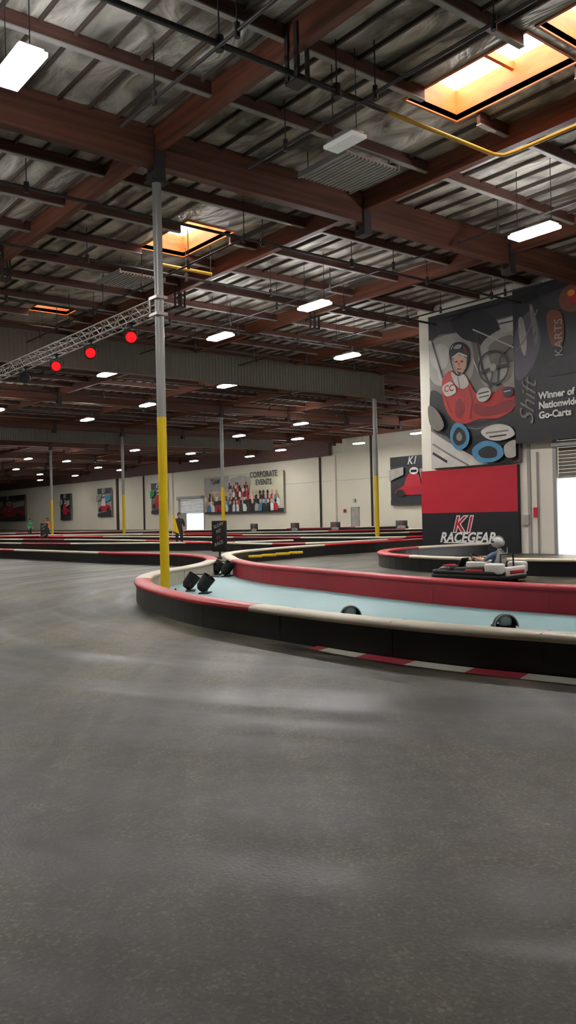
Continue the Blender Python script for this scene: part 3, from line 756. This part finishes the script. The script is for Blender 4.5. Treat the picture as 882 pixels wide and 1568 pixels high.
def head(b,c,T,hat=None,yaw=0):
    H=T@Matrix.Translation(c)@Matrix.Rotation(yaw,4,'Z')   # face looks -Y
    def sh(p):
        x,y,z=p
        if z<0: x*=1-.28*abs(z)**1.5; y*=1-.15*abs(z)
        return (x,y,z)
    b.ell((0,0,0),(.078,.098,.12),'skin',20,14,T=H,shape=sh)
    b.skin([Vector((0,-.09,.015)),Vector((0,-.112,-.012)),Vector((0,-.10,-.025))],[(0,1),(1,2)],[.008,.013,.008],'skin',0,1,H)
    for s in (-1,1):
        b.ell((s*.031,-.084,.012),(.014,.010,.009),'white',10,6,T=H); b.ell((s*.031,-.093,.012),(.006,.004,.006),'hair',8,5,T=H)
        b.ell((s*.031,-.088,.032),(.018,.006,.004),'hair',8,5,T=H); b.ell((s*.08,.005,0),(.010,.02,.03),'skin',8,8,T=H)
    b.ell((0,-.083,-.05),(.024,.01,.007),'redface',10,6,T=H)
    b.ell((0,.012,.022),(.085,.103,.108),hat or 'hair',20,10,T=H,v0=0,v1=.5)
    b.ell((0,.03,.0),(.083,.09,.10),hat or 'hair',20,10,T=H,shape=lambda p:(p.x,max(p.y,.0),p.z))
    if hat: b.bbox((-.07,-.17,.03),(.07,-.07,.045),hat,.006,1,T=H)
def standing(name,x,y,rz,shirt,pants,flag=False,sc=1):
    T=TR(x,y,0,rz,sc); b=MB(name); g=-1 if flag else 1
    v=[(0,0,.95),(0,.005,1.12),(0,0,1.33),(0,.005,1.46),(0,-.005,1.56),
       (-.17,0,1.42),(-.24,.03,1.16),(-.22,-.10,.95),(.17,0,1.42),(.26,-.06,1.17),(.30,-.26,1.20) if flag else (.25,-.08,.94),
       (-.09,0,.88),(-.11,-.03,.49),(-.12,.02,.09),(-.14,-.15,.04),(.09,0,.88),(.12,.03,.49),(.13,.06,.09),(.15,-.11,.04)]
    v=[(g*a,b_,c_) for a,b_,c_ in v]
    e=[(0,1),(1,2),(2,3),(3,4),(2,5),(5,6),(6,7),(2,8),(8,9),(9,10),(0,11),(11,12),(12,13),(13,14),(0,15),(15,16),(16,17),(17,18)]
    r=[(.16,.12),(.14,.105),(.17,.12),(.075,.07),(.052,.052),.075,.05,.032,.075,.05,.032,(.095,.1),.068,.05,.04,(.095,.1),.068,.05,.04]
    def mf(c):
        if c.z<.10: return 'blackmatte'
        if c.z>1.50: return 'skin'
        if abs(c.x)>.18 and .9<c.z<1.12 : return 'skin'
        if flag and c.y<-.14 and c.z>.9: return 'skin'
        if c.z<.94: return pants
        return shirt
    b.skin([Vector(p) for p in v],e,r,mf,0,2,T); head(b,(0,-.02,1.66),T,'blackmatte')
    hand(b,v[7],(0,-.25,-1),(-g,0,0),T,.35,side=g)
    hand(b,v[10],(0,-1,.1) if flag else (0,-.25,-1),(0,0,1) if flag else (1,0,0),T,1.1 if flag else .35,side=-g)
    if flag:
        fx=-.30; b.tube((fx,-.36,.70),(fx,-.36,1.80),.014,'white',8,T=T)
        vs=[];fs=[];n=8
        for i in range(n+1):
            for j in range(6): vs.append((fx-.03+.34*i/n*(.35+.65*j/5),-.38+.03*math.sin(i*1.1+j*.4),1.78-.17*j-.02*i))
        for i in range(n):
            for j in range(5): k=i*6+j; fs.append((k,k+1,k+7,k+6))
        b.raw(vs,fs,'yellow',True,T)
    b.done((x,y,0))
standing('track_marshal',20.35,34.0,math.radians(-31),'blackshirt','pants',True)
standing('bystander',27.2,70.5,.3,'green','pants'); standing('bystander',27.6,67.6,-.9,'orange','pants'); 

# kart + driver (heading toward the far end of the hall)
KX,KY=14.38,11.55
KT=TR(KX,KY,0,math.radians(96),.95)
b=MB('racing_kart')
def rr(lx,ly,r,z,n=6):
    out=[]
    for cx,cy,a0 in ((lx-r,ly-r,0),(-lx+r,ly-r,90),(-lx+r,-ly+r,180),(lx-r,-ly+r,270)):
        for i in range(n+1):
            a=math.radians(a0+90*i/n); out.append((cx+r*math.cos(a),cy+r*math.sin(a),z))
    return out
b.path(rr(.93,.60,.28,.13),.065,'blackmatte',10,True,T=KT); b.path(rr(.93,.60,.28,.22),.045,'blackmatte',10,True,T=KT)
b.bbox((-.85,-.42,.06),(.8,.42,.10),'blackmatte',.015,T=KT)
for s in (-1,1):
    b.path([(.8,s*.2,.11),(.3,s*.33,.11),(-.3,s*.33,.11),(-.85,s*.3,.11)],.018,'darksteel',8,T=KT)
    tp=lambda c:(c[0],c[1]*(1.0 if c[2]<.2 else .93),c[2]+(.05 if c[0]<0 and c[2]>.2 else 0))
    b.bbox((-.62,min(s*.40,s*.60),.12),(.30,max(s*.40,s*.60),.33),'blackmatte',.05,3,T=KT,taper=tp)
    b.bbox((-.50,min(s*.575,s*.625),.17),(-.05,max(s*.575,s*.625),.30),'capred',.012,2,T=KT)
    b.bbox((-.93,min(s*.36,s*.60),.20),(-.52,max(s*.36,s*.60),.44),'white',.05,3,T=KT)
    b.bbox((-.42,min(s*.26,s*.44),.12),(.05,max(s*.26,s*.44),.46),'white',.03,T=KT)
    for (xx,r,w) in ((.60,.13,.13),(-.60,.14,.19)):
        y1=s*(.56); y2=s*(.56-w)
        b.path([(xx+r*.78*math.cos(2*math.pi*i/20),(y1+y2)/2,r+r*.78*math.sin(2*math.pi*i/20)) for i in range(20)],w*.34,'rubber',10,True,T=KT)
        b.tube((xx,y1-s*.01,r),(xx,y2+s*.01,r),r*.93,'rubber',20,T=KT); b.tube((xx,y1+s*.004,r),(xx,y1-s*.02,r),r*.45,'steel',14,T=KT); b.tube((xx,y2,r),(xx,0,r),.018,'darksteel',8,T=KT)
def nose(c):
    x,y,z=c
    if z>.25: return (x-.16 if x>.8 else x-.02,y*.72,z)
    return (x,y*(1.0 if x<.8 else .86),z)
b.bbox((.56,-.50,.10),(.97,.50,.33),'black',.06,3,T=KT,taper=nose)
b.bbox((.70,-.17,.27),(.86,.17,.355),'capred',.02,2,T=KT); b.bbox((.93,-.3,.14),(.99,.3,.20),'capred',.02,2,T=KT)
PT=KT@Matrix.Translation((.42,0,.36))@Matrix.Rotation(math.radians(-28),4,'Y'); b.bbox((-.015,-.15,-.16),(.015,.15,.18),'black',.012,2,T=PT); b.bbox((.014,-.11,-.05),(.02,.11,.12),'capred',.003,1,T=PT)
vs=[];fs=[];nu=12;prof=[(-.02,.17),(-.2,.13),(-.42,.14),(-.58,.24),(-.66,.42),(-.70,.64)]
for (x,z) in prof:
    for i in range(nu+1):
        t=-1+2*i/nu; vs.append((x+.06*abs(t)**3,.2*t,z+.14*abs(t)**4))
for j in range(len(prof)-1):
    for i in range(nu): k=j*(nu+1)+i; fs.append((k,k+1,k+nu+2,k+nu+1))
b.raw(vs,fs,'white',True,KT)
b.tube((.45,0,.14),(.1,0,.50),.016,'darksteel',T=KT)
b.path([(.08+.10*math.cos(2*math.pi*i/20)*.62,.13*math.sin(2*math.pi*i/20),.52+.10*math.cos(2*math.pi*i/20)*.9) for i in range(20)],.014,'blackmatte',8,True,T=KT)
b.bbox((.055,-.10,.505),(.085,.10,.53),'darksteel',.008,T=KT)
b.bbox((-.99,-.42,.14),(-.86,.42,.36),'white',.04,T=KT); b.bbox((-1.0,-.30,.20),(-.98,.30,.28),'capred',.008,1,T=KT)
b.path([(-.75,-.28,.12),(-.74,-.26,.62),(-.74,.26,.62),(-.75,.28,.12)],.02,'blackmatte',8,T=KT)
b.done((KX,KY,0))
b=MB('kart_driver')
v=[(-.40,0,.28),(-.50,0,.42),(-.56,0,.58),(-.57,0,.69),(-.55,0,.76),
   (-.54,-.17,.64),(-.34,-.29,.48),(-.03,-.15,.54),(-.54,.17,.64),(-.34,.29,.48),(-.03,.15,.54),
   (-.33,-.09,.26),(.08,-.17,.42),(.42,-.13,.17),(.54,-.14,.24),(-.33,.09,.26),(.08,.17,.42),(.42,.13,.17),(.54,.14,.24)]
e=[(0,1),(1,2),(2,3),(3,4),(2,5),(5,6),(6,7),(2,8),(8,9),(9,10),(0,11),(11,12),(12,13),(13,14),(0,15),(15,16),(16,17),(17,18)]
r=[.12,.12,.135,.06,.05,.065,.045,.028,.065,.045,.028,.09,.065,.045,.035,.09,.065,.045,.035]
def mf(c):
    if c.x>.38: return 'blackmatte'
    if c.z>.42 and abs(c.y)>.10 and c.x>-.36: return 'skin'
    if c.x>-.33: return 'pants'
    if c.z>.70: return 'skin'
    return 'shirt'
b.skin([Vector(p) for p in v],e,r,mf,0,2,KT)
for s in (-1,1): hand(b,(-.03,s*.15,.54),(1,-s*.2,.15),(0,s*.3,1),KT,.9,side=s)
HT=KT@Matrix.Translation((-.53,0,.87))@Matrix.Rotation(math.radians(90),4,'Z')
b.ell((0,0,0),(.075,.09,.10),'skin',16,10,T=HT)
def hs(p):
    x,y,z=p
    if z<-.3: z=-.3-(abs(z)-.3)*.75
    if y<-.5 and z<-.1: y*=1.12
    return (x,y,z)
b.ell((0,0,.0),(.128,.15,.135),'helmet',24,16,T=HT,shape=hs)
b.ell((0,-.012,.02),(.131,.148,.06),'visor',24,8,T=HT,shape=lambda p:(p.x,min(p.y,-.15),p.z))
b.ell((0,.01,.02),(.035,.15,.142),'grey',10,16,T=HT)
b.done((KX,KY,0))

# ------------------------------------------------------------------ world, camera
w=bpy.data.worlds.new('World'); scene.world=w; w.use_nodes=True
nt=w.node_tree; bg=nt.nodes['Background']
sky=nt.nodes.new('ShaderNodeTexSky'); sky.sky_type='HOSEK_WILKIE'; sky.turbidity=3; sky.sun_direction=(.3,-.5,.8)
mx=nt.nodes.new('ShaderNodeMix'); mx.data_type='RGBA'; mx.inputs['Factor'].default_value=.8; mx.inputs['B'].default_value=(1,1,1,1)
nt.links.new(sky.outputs['Color'],mx.inputs['A']); nt.links.new(mx.outputs['Result'],bg.inputs['Color']); bg.inputs['Strength'].default_value=5

yaw=math.radians(-38.4); pitch=math.radians(0.27); roll=math.radians(1.3)
R=Matrix.Rotation(yaw,3,'Z')@Matrix.Rotation(math.pi/2+pitch,3,'X')@Matrix.Rotation(-roll,3,'Z')
cam=bpy.data.cameras.new('camera'); co=bpy.data.objects.new('camera',cam); scene.collection.objects.link(co)
co.matrix_world=Matrix.Translation((0,0,1.5))@R.to_4x4()
cam.sensor_fit='VERTICAL'; cam.sensor_height=36; cam.sensor_width=36*1449/2576; cam.lens=36*1270/1568; cam.clip_end=500
scene.camera=co
